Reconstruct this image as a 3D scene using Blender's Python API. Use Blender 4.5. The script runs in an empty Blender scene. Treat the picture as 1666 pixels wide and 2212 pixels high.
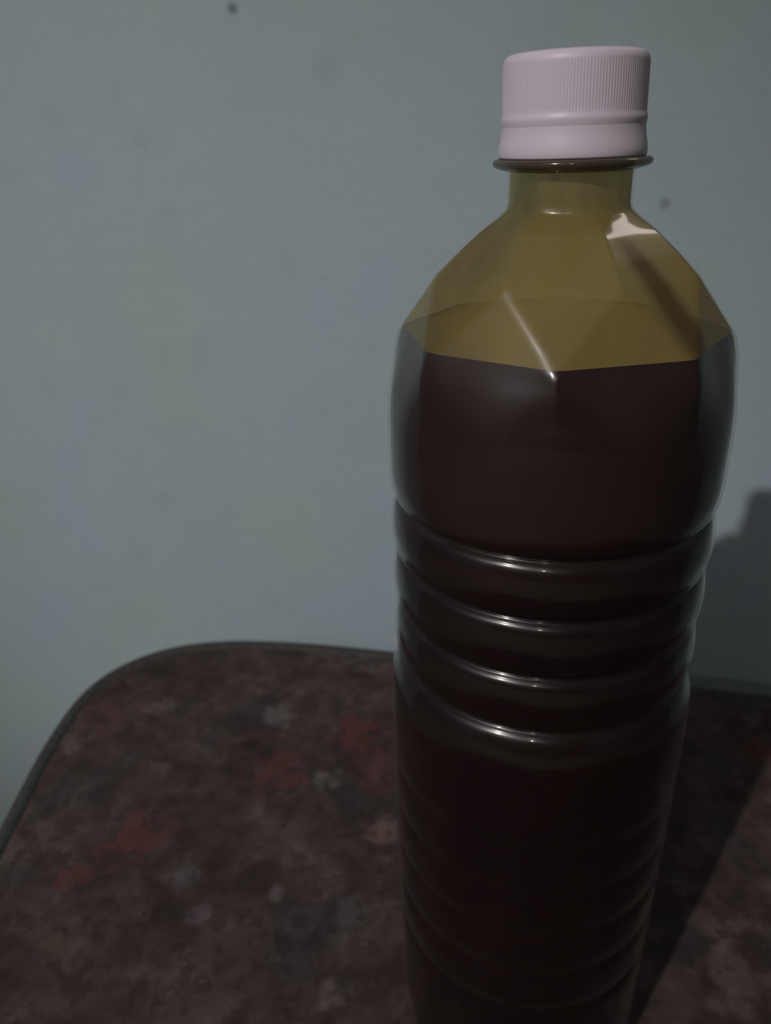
import bpy, bmesh, math
import numpy as np
from mathutils import Matrix, Vector

# ------------------------------------------------------------------ camera, light, exposure
S = bpy.context.scene
COL = S.collection
MM = 0.001
CAM_Z = 0.740                      # eye height above the floor; seat top is 0.450
F_PX, IMG_W, IMG_H = 1650.0, 1666.0, 2212.0

S.view_settings.view_transform = 'Standard'
S.view_settings.look = 'None'
S.view_settings.gamma = 1.0
S.view_settings.use_curve_mapping = False
S.view_settings.exposure = 0.0

cam_d = bpy.data.cameras.new('camera')
cam_d.sensor_fit = 'VERTICAL'
cam_d.sensor_height = 36.0
cam_d.lens = 36.0 * F_PX / IMG_H
cam_d.clip_start = 0.01
cam_d.clip_end = 20
cam_d.dof.use_dof = True
cam_d.dof.focus_distance = 0.158
cam_d.dof.aperture_fstop = 17.0
cam = bpy.data.objects.new('camera', cam_d)
COL.objects.link(cam)
pitch, roll = math.radians(26.2), math.radians(-2.0)
fwd = Vector((0, math.cos(pitch), -math.sin(pitch)))
r0 = Vector((1, 0, 0)); u0 = Vector((0, math.sin(pitch), math.cos(pitch)))
rt = r0 * math.cos(roll) + u0 * math.sin(roll)
up = u0 * math.cos(roll) - r0 * math.sin(roll)
M = Matrix((rt, up, -fwd)).transposed().to_4x4()
M.translation = (0, 0, CAM_Z)
cam.matrix_world = M
S.camera = cam

world = bpy.data.worlds.new('world')
S.world = world
world.use_nodes = True
world.node_tree.nodes['Background'].inputs[0].default_value = (0.5, 0.55, 0.6, 1)
world.node_tree.nodes['Background'].inputs[1].default_value = 0.0   # closed room: lamps only


def lamp(name, loc, power, radius, color):
    d = bpy.data.lights.new(name, 'POINT')
    d.energy = power; d.shadow_soft_size = radius; d.color = color
    o = bpy.data.objects.new(name, d)
    COL.objects.link(o); o.location = loc
    return o


BX, BY = 41.6 * MM, 175.8 * MM     # bottle axis
# a bulb behind the viewer's left shoulder
LAMP = Vector((BX - 2.8 * math.cos(math.radians(51)), BY - 2.8 * math.sin(math.radians(51)),
               0.697 + 2.8 * math.tan(math.radians(36.0))))
lamp('key_bulb', LAMP, 68.0, 0.034, (1.0, 0.96, 0.95))
sd = bpy.data.lights.new('added_falloff_spot', 'SPOT')  # added spot, no real shade: its cone imitates vignetting and the viewer's shadow
sd.energy = 202.0; sd.shadow_soft_size = 0.034; sd.color = (1.0, 0.96, 0.95)
sd.spot_size = math.radians(15.5); sd.spot_blend = 1.0
so = bpy.data.objects.new('added_falloff_spot', sd)
COL.objects.link(so); so.location = LAMP
el, az = math.radians(-37.2), math.radians(55.4)
so.rotation_euler = Vector((math.cos(el) * math.cos(az), math.cos(el) * math.sin(az), math.sin(el))).to_track_quat('-Z', 'Y').to_euler()
lamp('doorway_bulb', (BX - 2.0 * math.cos(math.radians(77)), BY - 2.0 * math.sin(math.radians(77)), 1.878),
     9.0, 0.018, (1.0, 0.93, 0.88))


# ------------------------------------------------------------------ helpers
def link(o, parent=None):
    COL.objects.link(o)
    if parent: o.parent = parent
    return o


def mesh_obj(name, verts, faces, mat, parent=None, smooth=True):
    me = bpy.data.meshes.new(name)
    me.from_pydata([tuple(v) for v in verts], [], [tuple(f) for f in faces])
    me.update()
    if smooth:
        me.polygons.foreach_set('use_smooth', [True] * len(me.polygons))
    me.materials.append(mat)
    return link(bpy.data.objects.new(name, me), parent)


def tag(o, label=None, cat=None, kind=None):
    if label: o['label'] = label
    if cat: o['category'] = cat
    if kind: o['kind'] = kind
    return o


class NT:
    def __init__(s, name):
        s.m = bpy.data.materials.new(name); s.m.use_nodes = True
        s.t = s.m.node_tree; s.t.nodes.clear()
        s.out = s.t.nodes.new('ShaderNodeOutputMaterial')

    def n(s, kind, **kw):
        nd = s.t.nodes.new('ShaderNode' + kind)
        ins = kw.pop('ins', {})
        for k, v in kw.items(): setattr(nd, k, v)
        for k, v in ins.items():
            if isinstance(v, bpy.types.NodeSocket): s.t.links.new(v, nd.inputs[k])
            else: nd.inputs[k].default_value = v
        return nd

    def math(s, op, a, b=None, c=None, clamp=False):
        nd = s.t.nodes.new('ShaderNodeMath'); nd.operation = op; nd.use_clamp = clamp
        for i, v in enumerate((a, b, c)):
            if v is None: continue
            if isinstance(v, bpy.types.NodeSocket): s.t.links.new(v, nd.inputs[i])
            else: nd.inputs[i].default_value = v
        return nd.outputs[0]

    def ramp(s, fac, stops, interp='LINEAR'):
        nd = s.t.nodes.new('ShaderNodeValToRGB'); nd.color_ramp.interpolation = interp
        el = nd.color_ramp.elements
        while len(el) < len(stops): el.new(0.5)
        for e, (p, c) in zip(el, stops):
            e.position = p
            e.color = tuple(c) + (1,) if len(c) == 3 else c
        s.t.links.new(fac, nd.inputs[0])
        return nd.outputs[0]

    def mix(s, fac, a, b, blend='MIX'):
        nd = s.t.nodes.new('ShaderNodeMix'); nd.data_type = 'RGBA'; nd.blend_type = blend
        for sock, v in ((nd.inputs[0], fac), (nd.inputs[6], a), (nd.inputs[7], b)):
            if isinstance(v, bpy.types.NodeSocket): s.t.links.new(v, sock)
            else: sock.default_value = v if not isinstance(v, tuple) or len(v) == 4 else v + (1,)
        return nd.outputs[2]

    def noise(s, vec, scale, detail=2.0, rough=0.5, dist=0.0):
        nd = s.n('TexNoise', ins={'Scale': scale, 'Detail': detail, 'Roughness': rough, 'Distortion': dist})
        s.t.links.new(vec, nd.inputs['Vector'])
        return nd.outputs

    def smooth(s, v, lo, hi, a=0.0, b=1.0):
        nd = s.n('MapRange', interpolation_type='SMOOTHSTEP', ins={'Value': v, 'From Min': lo, 'From Max': hi, 'To Min': a, 'To Max': b})
        return nd.outputs[0]

    def obj_xyz(s):
        tc = s.n('TexCoord').outputs['Object']
        sp = s.n('SeparateXYZ', ins={0: tc})
        return tc, sp.outputs[0], sp.outputs[1], sp.outputs[2]

    def surf(s, sock):
        s.t.links.new(sock, s.out.inputs[0]); return s.m


def plain(name, col, rough=0.7, spec=0.3, nscale=30.0, amt=0.12):
    k = NT(name)
    tc = k.n('TexCoord').outputs['Object']
    nz = k.noise(tc, nscale, 3.0)[0]
    c = k.ramp(nz, [(0.3, [v * (1 - amt) for v in col]), (0.7, [min(1, v * (1 + amt)) for v in col])])
    b = k.n('BsdfPrincipled', ins={'Base Color': c, 'Roughness': rough, 'Specular IOR Level': spec})
    return k.surf(b.outputs[0])


# ------------------------------------------------------------------ the room
ROT = math.radians(-8.0)           # the wall behind runs slightly askew to the view
WN = Vector((-math.sin(ROT), math.cos(ROT), 0))
WT = Vector((math.cos(ROT), math.sin(ROT), 0))
WALL_D = 0.460


def rp(t, n, z):                   # room coordinates (along wall, out of wall towards room is negative n)
    return WT * t + WN * (WALL_D + n) + Vector((0, 0, z))


def room_box(name, t0, t1, n0, n1, z0, z1, mat):
    org = rp((t0 + t1) / 2, (n0 + n1) / 2, z0)
    v = [rp(t, n, z) - org for z in (z0, z1) for t, n in ((t0, n0), (t1, n0), (t1, n1), (t0, n1))]
    f = [(3, 2, 1, 0), (4, 5, 6, 7), (0, 1, 5, 4), (1, 2, 6, 5), (2, 3, 7, 6), (3, 0, 4, 7)]
    o = mesh_obj(name, v, f, mat, smooth=False)
    o.location = org
    return tag(o, kind='structure')


def wall_paint():
    k = NT('blue_grey_wall_paint')
    geo = k.n('NewGeometry').outputs['Position']
    big = k.noise(geo, 10.0, 3.0, 0.55)[0]
    big2 = k.noise(k.n('VectorMath', operation='ADD', ins={0: geo, 1: (3.1, 7.7, 1.9)}).outputs[0], 11.0, 2.0, 0.55)[0]
    c = k.ramp(big, [(0.36, (0.35, 0.448, 0.445)), (0.5, (0.355, 0.44, 0.458)), (0.64, (0.358, 0.428, 0.485))])
    c = k.mix(k.smooth(big2, 0.45, 0.75, 0.0, 0.28), c, (0.33, 0.395, 0.37))
    # fine grain and faint grubby smudges
    fine = k.noise(geo, 420.0, 3.0, 0.6)[0]
    c = k.mix(k.smooth(fine, 0.3, 0.75, 0.0, 0.2), c, (0.25, 0.29, 0.30))
    sm = k.noise(geo, 30.0, 2.0, 0.5)[0]
    c = k.mix(k.smooth(sm, 0.6, 0.85, 0.0, 0.2), c, (0.22, 0.26, 0.26))
    # single dark specks on the plaster
    for p, rad, amt in SPECKS:
        d = k.n('VectorMath', operation='DISTANCE', ins={0: geo, 1: p}).outputs['Value']
        c = k.mix(k.smooth(d, rad * 1.5, rad * 0.3, 0.0, amt), c, (0.06, 0.075, 0.075))
    bump = k.n('Bump', ins={'Strength': 0.12, 'Distance': 0.002, 'Height': k.noise(geo, 90.0, 4.0, 0.6)[0]})
    b = k.n('BsdfPrincipled', ins={'Base Color': c, 'Roughness': 0.75, 'Specular IOR Level': 0.25, 'Normal': bump.outputs[0]})
    return k.surf(b.outputs[0])


def wall_point(u, v):
    """world point of the wall that the photograph shows at (u, v)"""
    X, Y = u - IMG_W / 2, v - IMG_H / 2
    d = rt * X - up * Y + fwd * F_PX
    t = WALL_D / d.dot(WN)
    return d * t + Vector((0, 0, CAM_Z))


SPECKS = [(tuple(wall_point(*q)), r, a) for q, r, a in (
    ((503, 18), 0.0028, 0.62), ((1437, 440), 0.003, 0.4), ((363, 462), 0.005, 0.08),
    ((700, 150), 0.007, 0.08), ((308, 300), 0.006, 0.08), ((350, 1080), 0.008, 0.08),
    ((1075, 640), 0.005, 0.08), ((700, 602), 0.0018, 0.12))]

WALL = wall_paint()
room_box('wall_back', -2.4, 1.9, 0.0, 0.1, 0.0, 3.1, WALL)
room_box('wall_left', -2.5, -2.4, -3.5, 0.1, 0.0, 3.1, plain('left_wall_paint', (0.22, 0.25, 0.26)))
room_box('wall_right', 1.9, 2.0, -3.5, 0.1, 0.0, 3.1, plain('right_wall_paint', (0.13, 0.145, 0.15)))
room_box('wall_front', -2.5, 2.0, -3.6, -3.5, 0.0, 3.1, plain('front_wall_paint', (0.15, 0.14, 0.135)))
room_box('ceiling', -2.5, 2.0, -3.6, 0.1, 3.1, 3.2, plain('ceiling_paint', (0.34, 0.33, 0.32)))
room_box('floor', -2.5, 2.0, -3.6, 0.1, -0.1, 0.0, plain('floor_cement', (0.22, 0.19, 0.18)))


# unseen glowing panel, added to reflect as the bright patch on the bottle's shoulder
k = NT('added_panel_glow')
em = k.n('Emission', ins={'Color': (1.0, 0.88, 0.84, 1), 'Strength': 6.5})
GLOW = k.surf(em.outputs[0])
FRAME = plain('glow_panel_frame_paint', (0.3, 0.28, 0.26))
lit_panel = room_box('glow_panel_1', 0.28, 0.37, -0.012, -0.002, 1.01, 1.15, GLOW)
for nm, t0, t1, z0, z1 in (('glow_panel_frame', 0.26, 0.28, 0.99, 1.17), ('glow_panel_frame', 0.37, 0.39, 0.99, 1.17),
                           ('glow_panel_frame', 0.28, 0.37, 0.99, 1.01), ('glow_panel_frame', 0.28, 0.37, 1.15, 1.17)):
    fo = room_box(nm, t0, t1, -0.03, -0.001, z0, z1, FRAME)
    fo.parent = lit_panel
    fo.matrix_parent_inverse = Matrix.Translation(-lit_panel.location)
    del fo['kind']

# ------------------------------------------------------------------ the fabric-covered seat
SEAT_Z = 0.450
SX, SY = 0.055, 0.115
stool = bpy.data.objects.new('padded_stool', None)
link(stool); stool.location = (SX, SY, 0)
tag(stool, 'dark brown flower-patterned fabric stool seat with rounded corner, under the bottle', 'stool')


def catmull(P, n=14):
    P = np.array(P, float); N = len(P); out = []
    for i in range(N):
        a, b, c, d = P[i - 1], P[i], P[(i + 1) % N], P[(i + 2) % N]
        for t in np.linspace(0, 1, n, endpoint=False):
            out.append(0.5 * ((2 * b) + (c - a) * t + (2 * a - 5 * b + 4 * c - d) * t * t + (3 * b - a - 3 * c + d) * t ** 3))
    return np.array(out)


OUT = [(-171, 60), (-171, 150), (-171, 235), (-171, 290), (-164, 331), (-143, 357), (-110, 369), (-62, 367), (2, 354),
       (80, 335), (160, 314), (215, 299), (256, 274), (278, 235), (284, 180), (284, 90), (282, 0), (272, -60), (240, -98),
       (190, -112), (60, -116), (-80, -112), (-130, -98), (-160, -60), (-170, -10)]
loop = catmull(OUT) * (290.0 / 262.0) * MM - np.array([SX, SY])


def inset(L, d):
    t = np.roll(L, -1, 0) - np.roll(L, 1, 0)
    t /= np.linalg.norm(t, axis=1)[:, None]
    nrm = np.stack([-t[:, 1], t[:, 0]], 1)
    c = L.mean(0)
    if np.sum(nrm * (c - L)) < 0: nrm = -nrm
    return L + nrm * d


RE = 0.012
rings = []
for z in (-0.058, -0.045, -0.03, -0.018): rings.append((inset(loop, 0.001), SEAT_Z + z))
for a in np.linspace(0, 90, 10):
    d = RE * (1 - math.cos(math.radians(a))); rings.append((inset(loop, d), SEAT_Z - RE + RE * math.sin(math.radians(a))))
base = inset(loop, RE); cen = base.mean(0)
for k in (0.92, 0.82, 0.68, 0.5, 0.3, 0.12): rings.append((cen + (base - cen) * k, SEAT_Z))
n = len(loop); V = []; Fc = []
for L, z in rings: V += [(x, y, z) for x, y in L]
for i in range(len(rings) - 1):
    for j in range(n):
        a, b = i * n + j, i * n + (j + 1) % n
        Fc.append((a, b, b + n, a + n))
Fc.append(tuple((len(rings) - 1) * n + j for j in range(n)))
Fc.append(tuple(reversed(range(n))))


def seat_point(u, v):
    X, Y = u - IMG_W / 2, v - IMG_H / 2
    d = rt * X - up * Y + fwd * F_PX
    t = (SEAT_Z - CAM_Z) / d.z
    return (d.x * t - SX, d.y * t - SY, SEAT_Z)


def fabric():
    k = NT('printed_brown_fabric')
    tc, x, y, z = k.obj_xyz()
    warp = k.noise(tc, 38.0, 2.0)[1]
    wv = k.n('VectorMath', operation='MULTIPLY_ADD', ins={0: warp, 1: (0.016, 0.016, 0.0), 2: tc}).outputs[0]
    n1 = k.noise(wv, 26.0, 4.0, 0.6)[0]
    c = k.ramp(n1, [(0.30, (0.024, 0.0145, 0.0145)), (0.44, (0.053, 0.036, 0.034)), (0.56, (0.067, 0.047, 0.044)), (0.72, (0.092, 0.066, 0.061))])
    # grey-green leaves
    n2 = k.noise(k.n('VectorMath', operation='ADD', ins={0: wv, 1: (1.3, 4.1, 0)}).outputs[0], 21.0, 2.0)[0]
    c = k.mix(k.smooth(n2, 0.56, 0.68, 0.0, 0.6), c, (0.034, 0.037, 0.036))
    # pale leaf and petal edges, worn soft
    n3 = k.noise(k.n('VectorMath', operation='ADD', ins={0: wv, 1: (5.3, 0.7, 0)}).outputs[0], 42.0, 2.5, 0.6)[0]
    lim = k.smooth(k.noise(tc, 16.0, 1.0)[0], 0.45, 0.6)
    c = k.mix(k.math('MULTIPLY', k.smooth(n3, 0.54, 0.68, 0.0, 0.5), lim), c, (0.115, 0.092, 0.09))
    n4 = k.noise(k.n('VectorMath', operation='ADD', ins={0: wv, 1: (8.3, 2.9, 0)}).outputs[0], 75.0, 3.0, 0.65)[0]
    c = k.mix(k.smooth(n4, 0.52, 0.36, 0.0, 0.55), c, (0.030, 0.021, 0.021))
    c = k.mix(k.smooth(n4, 0.55, 0.72, 0.0, 0.45), c, (0.13, 0.10, 0.095))
    vor = k.n('TexVoronoi', feature='F1', ins={'Vector': wv, 'Scale': 46.0, 'Randomness': 1.0})
    sel = k.smooth(k.n('SeparateColor', ins={0: vor.outputs['Color']}).outputs[0], 0.7, 0.8)
    ringd = k.math('ABSOLUTE', k.math('SUBTRACT', vor.outputs['Distance'], 0.30))
    c = k.mix(k.math('MULTIPLY', k.smooth(ringd, 0.2, 0.0, 0.0, 0.2), sel), c, (0.125, 0.10, 0.10))
    # printed red and pale flowers
    for (u, v), rad, col, amt in (
            ((305, 1800), 0.017, (0.12, 0.040, 0.038), 0.75), ((240, 1830), 0.011, (0.11, 0.034, 0.033), 0.6),
            ((160, 1890), 0.009, (0.13, 0.045, 0.042), 0.6), ((600, 1665), 0.016, (0.11, 0.036, 0.035), 0.75),
            ((775, 1580), 0.017, (0.125, 0.036, 0.035), 0.75), ((820, 1660), 0.016, (0.10, 0.034, 0.032), 0.6),
            ((240, 1540), 0.020, (0.11, 0.05, 0.05), 0.5), ((595, 1545), 0.012, (0.17, 0.14, 0.14), 0.6),
            ((700, 1690), 0.008, (0.17, 0.14, 0.13), 0.6), ((820, 1800), 0.012, (0.17, 0.105, 0.09), 0.7),
            ((160, 1600), 0.008, (0.15, 0.12, 0.105), 0.6), ((340, 1530), 0.010, (0.14, 0.12, 0.11), 0.5),
            ((800, 1420), 0.022, (0.13, 0.10, 0.095), 0.5), ((395, 1895), 0.007, (0.12, 0.12, 0.125), 0.6),
            ((430, 1975), 0.006, (0.15, 0.12, 0.13), 0.5), ((590, 1925), 0.005, (0.14, 0.115, 0.12), 0.6),
            ((700, 2150), 0.007, (0.16, 0.13, 0.13), 0.6), ((1590, 2120), 0.016, (0.15, 0.105, 0.09), 0.6),
            ((1560, 2010), 0.010, (0.15, 0.11, 0.10), 0.6), ((1640, 1620), 0.012, (0.12, 0.035, 0.03), 0.6),
            ((770, 1980), 0.010, (0.12, 0.10, 0.10), 0.5), ((110, 2030), 0.008, (0.10, 0.075, 0.055), 0.6)):
        d = k.n('VectorMath', operation='DISTANCE', ins={0: wv, 1: tuple(Vector(seat_point(u, v)) + Vector((0.008, 0.008, 0)))}).outputs['Value']
        jag = k.math('MULTIPLY', k.math('SUBTRACT', k.noise(tc, 120.0, 2.0)[0], 0.5), rad * 2.2)
        c = k.mix(k.smooth(k.math('ADD', d, jag), rad * 1.1, rad * 0.35, 0.0, amt * 0.85), c, col)
    pet = k.noise(tc, 130.0, 2.0, 0.6)[0]
    c = k.mix(k.smooth(pet, 0.5, 0.36, 0.0, 0.55), c, (0.030, 0.020, 0.020))
    weave = k.noise(tc, 900.0, 2.0)[0]
    c = k.mix(k.smooth(weave, 0.3, 0.7, 0.0, 0.18), c, (0.02, 0.015, 0.015))
    bump = k.n('Bump', ins={'Strength': 0.3, 'Distance': 0.003, 'Height': k.noise(tc, 30.0, 2.0, 0.5)[0]})
    b = k.n('BsdfPrincipled', ins={'Base Color': c, 'Roughness': 0.9, 'Specular IOR Level': 0.1, 'Sheen Weight': 0.05,
                                   'Normal': bump.outputs[0]})
    return k.surf(b.outputs[0])


FAB = fabric()
mesh_obj('seat_cushion', V, Fc, FAB, stool)

# piping cord along the top edge
pc = inset(loop, 0.0038); pr = 0.0054; V = []; Fc = []
tg = np.roll(pc, -1, 0) - np.roll(pc, 1, 0); tg /= np.linalg.norm(tg, axis=1)[:, None]
nr = np.stack([tg[:, 1], -tg[:, 0]], 1)
for j in range(n):
    for a in range(8):
        t = a * math.pi / 4
        V.append((pc[j, 0] + nr[j, 0] * pr * math.cos(t), pc[j, 1] + nr[j, 1] * pr * math.cos(t), SEAT_Z - 0.0046 + pr * math.sin(t)))
for j in range(n):
    for a in range(8):
        b = (a + 1) % 8; jn = (j + 1) % n
        Fc.append((j * 8 + a, j * 8 + b, jn * 8 + b, jn * 8 + a))
tag(mesh_obj('piping', V, Fc, plain('dark_piping_fabric', (0.056, 0.055, 0.052), 0.95, 0.05, 300.0, 0.3), stool), 'dark piping along the seat edge')

WOOD = plain('dark_stool_wood', (0.06, 0.035, 0.02), 0.5, 0.4, 18.0, 0.35)


def frustum(name, cx, cy, z0, z1, w0, w1, parent):
    v = [(cx + sx * w, cy + sy * w, z) for z, w in ((z0, w0), (z1, w1)) for sx, sy in ((-1, -1), (1, -1), (1, 1), (-1, 1))]
    f = [(3, 2, 1, 0), (4, 5, 6, 7), (0, 1, 5, 4), (1, 2, 6, 5), (2, 3, 7, 6), (3, 0, 4, 7)]
    return mesh_obj(name, v, f, WOOD, parent, smooth=False)


bl = inset(loop, 0.012); V = [(x, y, z) for z in (0.364, 0.394) for x, y in bl]
Fc = [(j, (j + 1) % n, n + (j + 1) % n, n + j) for j in range(n)] + [tuple(reversed(range(n))), tuple(range(n, 2 * n))]
mesh_obj('seat_board', V, Fc, WOOD, stool, smooth=False)
for lx, ly in ((-0.18, -0.18), (0.18, -0.18), (0.17, 0.15), (-0.18, 0.2)):
    frustum('leg', lx, ly, 0.0, 0.366, 0.015, 0.021, stool)


# ------------------------------------------------------------------ the bottle
BASE_Z = -290.0                    # millimetres below the eye; local z = (z - BASE_Z)
bottle = bpy.data.objects.new('plastic_bottle', None)
link(bottle); bottle.location = (BX, BY, SEAT_Z)
tag(bottle, 'clear plastic bottle of dark brown liquid with a white ribbed screw cap', 'bottle')

LIQ = -40.6
PHI0 = math.radians(-103.5)        # a shoulder facet faces the viewer
PANEL = np.array([(-60, 58), (-46, 41.8), (-41, 37.7), (-27.5, 27.3), (-23.5, 23.2), (-19, 18.0),
                  (-16.5, 14.8), (-15.2, 13.4), (-14, 13.15), (-7, 13.1), (0, 13.1)])
LOWF = np.array([(-64, 41.5), (-60, 40.7), (-54, 39.9), (-48, 38.3), (-44, 36.7), (-41, 35.0), (-27.5, 29.5), (-20, 26), (-10, 22), (0, 22)])


def body_r(z):
    """round profile of the body below the shoulder"""
    pts = [(-290, 33.0), (-289.2, 35.5), (-287, 38.0), (-283, 39.6), (-272, 40.4), (-235, 41.0), (-160, 41.9), (-146, 41.9), (-139, 41.5),
           (-134.5, 40.9), (-131, 40.3), (-128.5, 39.9), (-70, 40.4), (-60, 40.4), (-48, 40.5), (0, 40.5)]
    r = np.interp(z, [p[0] for p in pts], [p[1] for p in pts])
    G = (-81.4, -96.6, -112.2, -128.2)
    for i, g in enumerate(G):      # tight grooves with barrelled bands between them
        dz = z - g
        up_half = 7.6; dn_half = 7.6 if i < 3 else 8.4
        t = np.where(dz > 0, dz / up_half, -dz / dn_half)
        soft = np.sqrt(t * t + 0.003) - 0.0548
        soft = 1 - np.clip(soft, 0, 1)
        prof = 0.5 * soft ** 2 + 0.5 * soft ** 12
        r = r - (2.3 if i else 2.45) * prof
    for g in (-165.0, -181.0, -197.5, -214.0, -231.0):     # shallow ribs of the lower body
        r = r - 0.75 * np.exp(-((z - g) / 3.0) ** 2)
    return r


def softmin(a, b, w):
    h = np.clip(0.5 + 0.5 * (b - a) / w, 0, 1)
    return b + (a - b) * h - w * h * (1 - h)


def shell_r(th, z):
    N = 8; st = 2 * math.pi / N
    a = (th - PHI0 + st / 2) % st - st / 2
    b = (th - PHI0) % st - st / 2
    rp_ = np.interp(z, PANEL[:, 0], PANEL[:, 1]); rl = sum(np.interp(z + d, LOWF[:, 0], LOWF[:, 1]) for d in (-3.0, -1.8, -0.6, 0.6, 1.8, 3.0)) / 6
    k = np.clip((-13.5 - z) / 6.0, 0, 1); k = k * k * (3 - 2 * k)     # neck stays round
    r = rp_ * (1 + k * (1 / np.cos(a) - 1))
    kk = np.clip((z + 54.0) / 13.0, 0.12, 1)
    r = softmin(r, np.where(z < -15, rl * (1 + kk * (1 / np.cos(b) - 1)), 99), 0.7)
    r = softmin(r, body_r(z), 1.0)
    # dents pressed into the thin wall
    for az, zz, sa, sz, dep in ((-140, -58, 16, 9, 0.9), (-60, -62, 15, 11, 1.0), (-105, -66, 24, 6, 0.5), (-40, -49, 12, 8, 0.9),
                                (-118, -73, 14, 3.5, 0.45), (-165, -52, 10, 8, 0.5), (70, -60, 20, 9, 0.8)):
        da = (np.degrees(th) - az + 180) % 360 - 180
        r = r - dep * np.exp(-(da / sa) ** 2 - ((z - zz) / sz) ** 2)
    return r


def revolve(zs, off, NA=384, close_bottom=False, close_top=False, rmax=None):
    zs = np.array(zs); th = np.linspace(0, 2 * math.pi, NA, endpoint=False)
    TH, Z = np.meshgrid(th, zs)
    R = shell_r(TH, Z) - off
    V = np.stack([R * np.cos(TH), R * np.sin(TH), Z - BASE_Z], -1).reshape(-1, 3) * MM
    nz = len(zs); F = []
    for i in range(nz - 1):
        o = i * NA
        F += [(o + j, o + (j + 1) % NA, o + NA + (j + 1) % NA, o + NA + j) for j in range(NA)]
    if close_bottom: F.append(tuple(reversed(range(NA))))
    if close_top: F.append(tuple((nz - 1) * NA + j for j in range(NA)))
    return V, F


def schlick(k, base=0.05, power=5.0, scale=0.95, normal=None):
    lw = k.n('LayerWeight', ins={'Blend': 0.5})
    if normal is not None: k.t.links.new(normal, lw.inputs['Normal'])
    return k.math('MULTIPLY_ADD', k.math('POWER', lw.outputs['Facing'], power), scale, base, clamp=True)


def clear_plastic():
    k = NT('clear_plastic')
    tc, x, y, z = k.obj_xyz()
    bump = k.n('Bump', ins={'Strength': 0.10, 'Distance': 0.001, 'Height': k.noise(tc, 60.0, 2.0)[0]})
    fac = schlick(k, 0.06, 5.5, 0.75, bump.outputs[0])
    tr = k.n('BsdfTransparent', ins={'Color': (0.95, 0.95, 0.94, 1)})
    gl = k.n('BsdfGlossy', ins={'Color': (1, 1, 1, 1), 'Roughness': 0.06, 'Normal': bump.outputs[0]})
    gh = k.n('BsdfGlossy', ins={'Color': (1, 1, 1, 1), 'Roughness': 0.26, 'Normal': bump.outputs[0]})
    gg = k.n('MixShader', ins={0: 0.38, 1: gl.outputs[0], 2: gh.outputs[0]})
    return k.surf(k.n('MixShader', ins={0: fac, 1: tr.outputs[0], 2: gg.outputs[0]}).outputs[0])


def residue():
    """cloudy yellow oil left on the inside above the liquid"""
    k = NT('cloudy_yellow_residue')
    tc, x, y, z = k.obj_xyz()
    zm = k.math('MULTIPLY', z, 1000.0)                     # mm above the base; liquid line near 249
    az = k.math('ARCTAN2', y, x)
    cmb = k.n('CombineXYZ', ins={0: k.math('MULTIPLY', az, 2.2), 1: 0.0, 2: k.math('MULTIPLY', zm, 0.05)}).outputs[0]
    nz = k.noise(cmb, 1.6, 3.0, 0.55)[0]
    thick = k.smooth(nz, 0.3, 0.75)
    # refraction shading on the right shoulder, painted into the film as a brown band
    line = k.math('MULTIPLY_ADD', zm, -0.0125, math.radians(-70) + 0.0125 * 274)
    refr_band = k.smooth(k.math('ABSOLUTE', k.math('SUBTRACT', az, line)), 0.20, 0.04)
    refr_band = k.math('MULTIPLY', refr_band, k.smooth(zm, 275, 266))
    neck = k.smooth(zm, 268, 280)
    dens = k.math('SUBTRACT', k.math('MULTIPLY_ADD', thick, 0.20, 0.58), k.math('MULTIPLY', neck, 0.26), clamp=True)
    left = k.smooth(k.math('ABSOLUTE', k.math('SUBTRACT', az, math.radians(-170))), 0.95, 0.25)
    left = k.math('ADD', left, k.smooth(k.math('ABSOLUTE', k.math('SUBTRACT', az, math.radians(188))), 0.85, 0.25), clamp=True)
    dens = k.math('SUBTRACT', dens, k.math('MULTIPLY', left, 0.42), clamp=True)
    dens = k.math('ADD', dens, k.math('MULTIPLY', refr_band, 0.25), clamp=True)
    col = k.ramp(thick, [(0.0, (0.51, 0.395, 0.150)), (1.0, (0.455, 0.325, 0.098))])
    col = k.mix(k.math('MULTIPLY', refr_band, 0.8), col, (0.10, 0.05, 0.016))
    tint = k.mix(k.math('MULTIPLY', refr_band, 0.8), (0.84, 0.77, 0.54, 1), (0.4, 0.25, 0.1, 1))
    tr = k.n('BsdfTransparent', ins={'Color': tint})
    df = k.n('BsdfDiffuse', ins={'Color': col})
    tl = k.n('BsdfTranslucent', ins={'Color': col})
    sc = k.n('MixShader', ins={0: 0.45, 1: df.outputs[0], 2: tl.outputs[0]})
    return k.surf(k.n('MixShader', ins={0: dens, 1: tr.outputs[0], 2: sc.outputs[0]}).outputs[0])


def liquid():
    k = NT('dark_brown_liquid')
    tc, x, y, z = k.obj_xyz()
    nz = k.noise(tc, 22.0, 3.0)[0]
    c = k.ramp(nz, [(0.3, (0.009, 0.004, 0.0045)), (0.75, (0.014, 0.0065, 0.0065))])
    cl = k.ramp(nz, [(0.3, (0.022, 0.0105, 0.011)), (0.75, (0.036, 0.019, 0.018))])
    top = k.smooth(k.math('ADD', k.math('MULTIPLY', z, 1000.0), k.math('MULTIPLY', nz, 16.0)), 200, 262)  # shade on the lower bottle, painted into the liquid as darker colour below
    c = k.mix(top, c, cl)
    b = k.n('BsdfPrincipled', ins={'Base Color': c, 'Roughness': 0.16, 'Specular IOR Level': 0.16})
    return k.surf(b.outputs[0])


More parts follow.
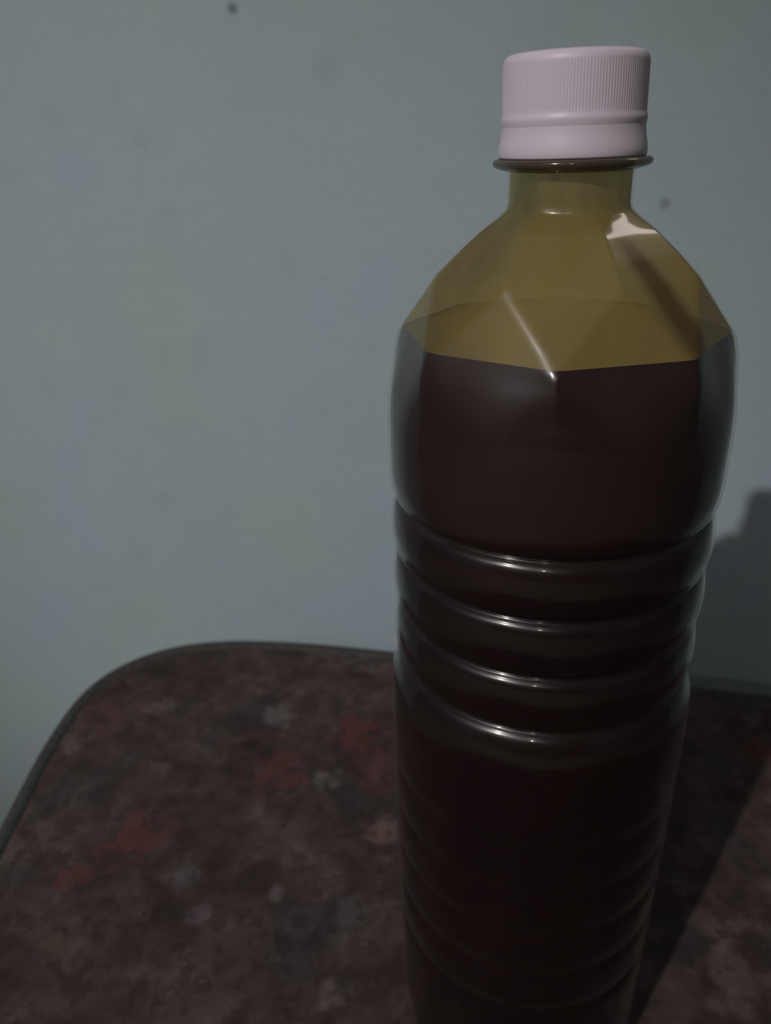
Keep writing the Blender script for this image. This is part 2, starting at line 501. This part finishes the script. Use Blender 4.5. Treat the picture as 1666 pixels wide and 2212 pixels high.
def foam():
    k = NT('oily_liquid_surface')
    tc, x, y, z = k.obj_xyz()
    c = k.ramp(k.noise(tc, 60.0, 3.0)[0], [(0.3, (0.10, 0.075, 0.03)), (0.7, (0.14, 0.11, 0.04))])
    b = k.n('BsdfPrincipled', ins={'Base Color': c, 'Roughness': 0.25, 'Specular IOR Level': 0.4})
    return k.surf(b.outputs[0])


zs = np.concatenate([np.arange(-290, -140, 0.8), np.arange(-140, -74, 0.2), np.arange(-74, -64, 0.7), np.arange(-64, -14, 0.4), np.arange(-14, -1.5, 1.0)])
V, F = revolve(zs, 0.0, close_bottom=True)
tag(mesh_obj('bottle_wall', V, F, clear_plastic(), bottle), 'clear plastic wall with faceted shoulder and horizontal grooves')

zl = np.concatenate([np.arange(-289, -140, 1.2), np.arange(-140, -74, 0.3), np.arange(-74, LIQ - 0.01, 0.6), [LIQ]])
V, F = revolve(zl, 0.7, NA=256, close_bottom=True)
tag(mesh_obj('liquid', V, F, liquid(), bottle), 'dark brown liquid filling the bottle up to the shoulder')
# surface of the liquid, with the meniscus creeping up the wall
NA = 256; th = np.linspace(0, 2 * math.pi, NA, endpoint=False); V = []; F = []
lev = [(1.0, 0.0), (0.985, -0.25), (0.96, -0.45), (0.9, -0.55), (0.5, -0.55), (0.2, -0.55)]
for s_, dz in lev:
    R = (shell_r(th, np.full(NA, LIQ)) - 0.72) * s_
    V += [(r * math.cos(t) * MM, r * math.sin(t) * MM, (LIQ + dz - BASE_Z) * MM) for r, t in zip(R, th)]
for i in range(len(lev) - 1):
    F += [(i * NA + j, i * NA + (j + 1) % NA, (i + 1) * NA + (j + 1) % NA, (i + 1) * NA + j) for j in range(NA)]
F.append(tuple((len(lev) - 1) * NA + j for j in range(NA)))
tag(mesh_obj('liquid_surface', V, F, foam(), bottle), 'oily yellow brown top of the liquid')

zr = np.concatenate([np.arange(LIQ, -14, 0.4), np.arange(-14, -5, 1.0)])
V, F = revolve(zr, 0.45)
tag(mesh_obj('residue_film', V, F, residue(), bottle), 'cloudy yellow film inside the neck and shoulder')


def lathe(prof, NA, ribs=None):
    V = []; F = []
    for i, (r, z) in enumerate(prof):
        for j in range(NA):
            t = 2 * math.pi * j / NA; rr = r
            if ribs: rr += ribs(r, z, j)
            V.append((rr * math.cos(t) * MM, rr * math.sin(t) * MM, (z - BASE_Z) * MM))
    for i in range(len(prof) - 1):
        F += [(i * NA + j, i * NA + (j + 1) % NA, (i + 1) * NA + (j + 1) % NA, (i + 1) * NA + j) for j in range(NA)]
    F.append(tuple(reversed(range(NA)))); F.append(tuple((len(prof) - 1) * NA + j for j in range(NA)))
    return V, F


# neck support ring
prof = [(12.6, -7.7), (13.4, -7.6), (15.6, -7.0), (16.25, -6.6), (16.45, -6.1), (16.3, -5.6), (15.8, -5.3), (14.5, -5.15), (12.6, -5.15)]
V, F = lathe(prof, 160)
k = NT('neck_ring_plastic')
fac = schlick(k, 0.06, 3.0, 0.5)
tr = k.n('BsdfTransparent', ins={'Color': (0.55, 0.53, 0.47, 1)})
df = k.n('BsdfDiffuse', ins={'Color': (0.11, 0.085, 0.06, 1)})
gl = k.n('BsdfGlossy', ins={'Roughness': 0.12})
mx = k.n('MixShader', ins={0: 0.4, 1: tr.outputs[0], 2: df.outputs[0]})
k.surf(k.n('MixShader', ins={0: fac, 1: mx.outputs[0], 2: gl.outputs[0]}).outputs[0])
tag(mesh_obj('neck_ring', V, F, k.m, bottle), 'clear plastic ring under the cap')

# screw cap, tilted a touch
NC = 600


def ribs(r, z, j):
    if 2.9 < z < 11.6 and r > 14: return -0.055 if j % 4 in (0, 1) else 0.02
    return 0.0


CAPM = plain('white_cap_plastic', (0.60, 0.535, 0.605), 0.42, 0.35, 60.0, 0.02)
prof = [(13.6, 0.66), (14.48, 0.66), (14.5, 0.665), (14.51, 0.72), (14.56, 0.95), (14.66, 1.4), (14.72, 1.85), (14.68, 2.2), (14.52, 2.6), (14.45, 2.85)]
prof += [(14.42 - 0.006 * i, z) for i, z in enumerate(np.linspace(3.1, 11.5, 14))]
prof += [(14.33, 11.8), (14.25, 12.2), (14.05, 12.75), (13.7, 13.2), (13.15, 13.5), (12.4, 13.62), (8, 13.7), (3, 13.7)]
V, F = lathe(prof, NC, ribs)
lean = lambda V: [(x - (0.0001 + 0.028 * (z - 0.285)), y, z) for x, y, z in V]
V = lean(V)
cap = tag(mesh_obj('cap', V, F, CAPM, bottle), 'white ribbed screw cap')
prof = [(14.2, -5.1), (15.0, -5.1), (15.15, -4.8), (15.15, -3.8), (15.0, -2.6), (14.75, -1.6), (14.6, -0.6), (14.52, 0.2), (14.505, 0.6), (14.5, 0.655), (14.48, 0.66), (13.6, 0.66)]
V, F = lathe(prof, 160)
V = lean(V)
tag(mesh_obj('tamper_band', V, F, CAPM, cap), 'smooth white tamper band at the bottom of the cap')
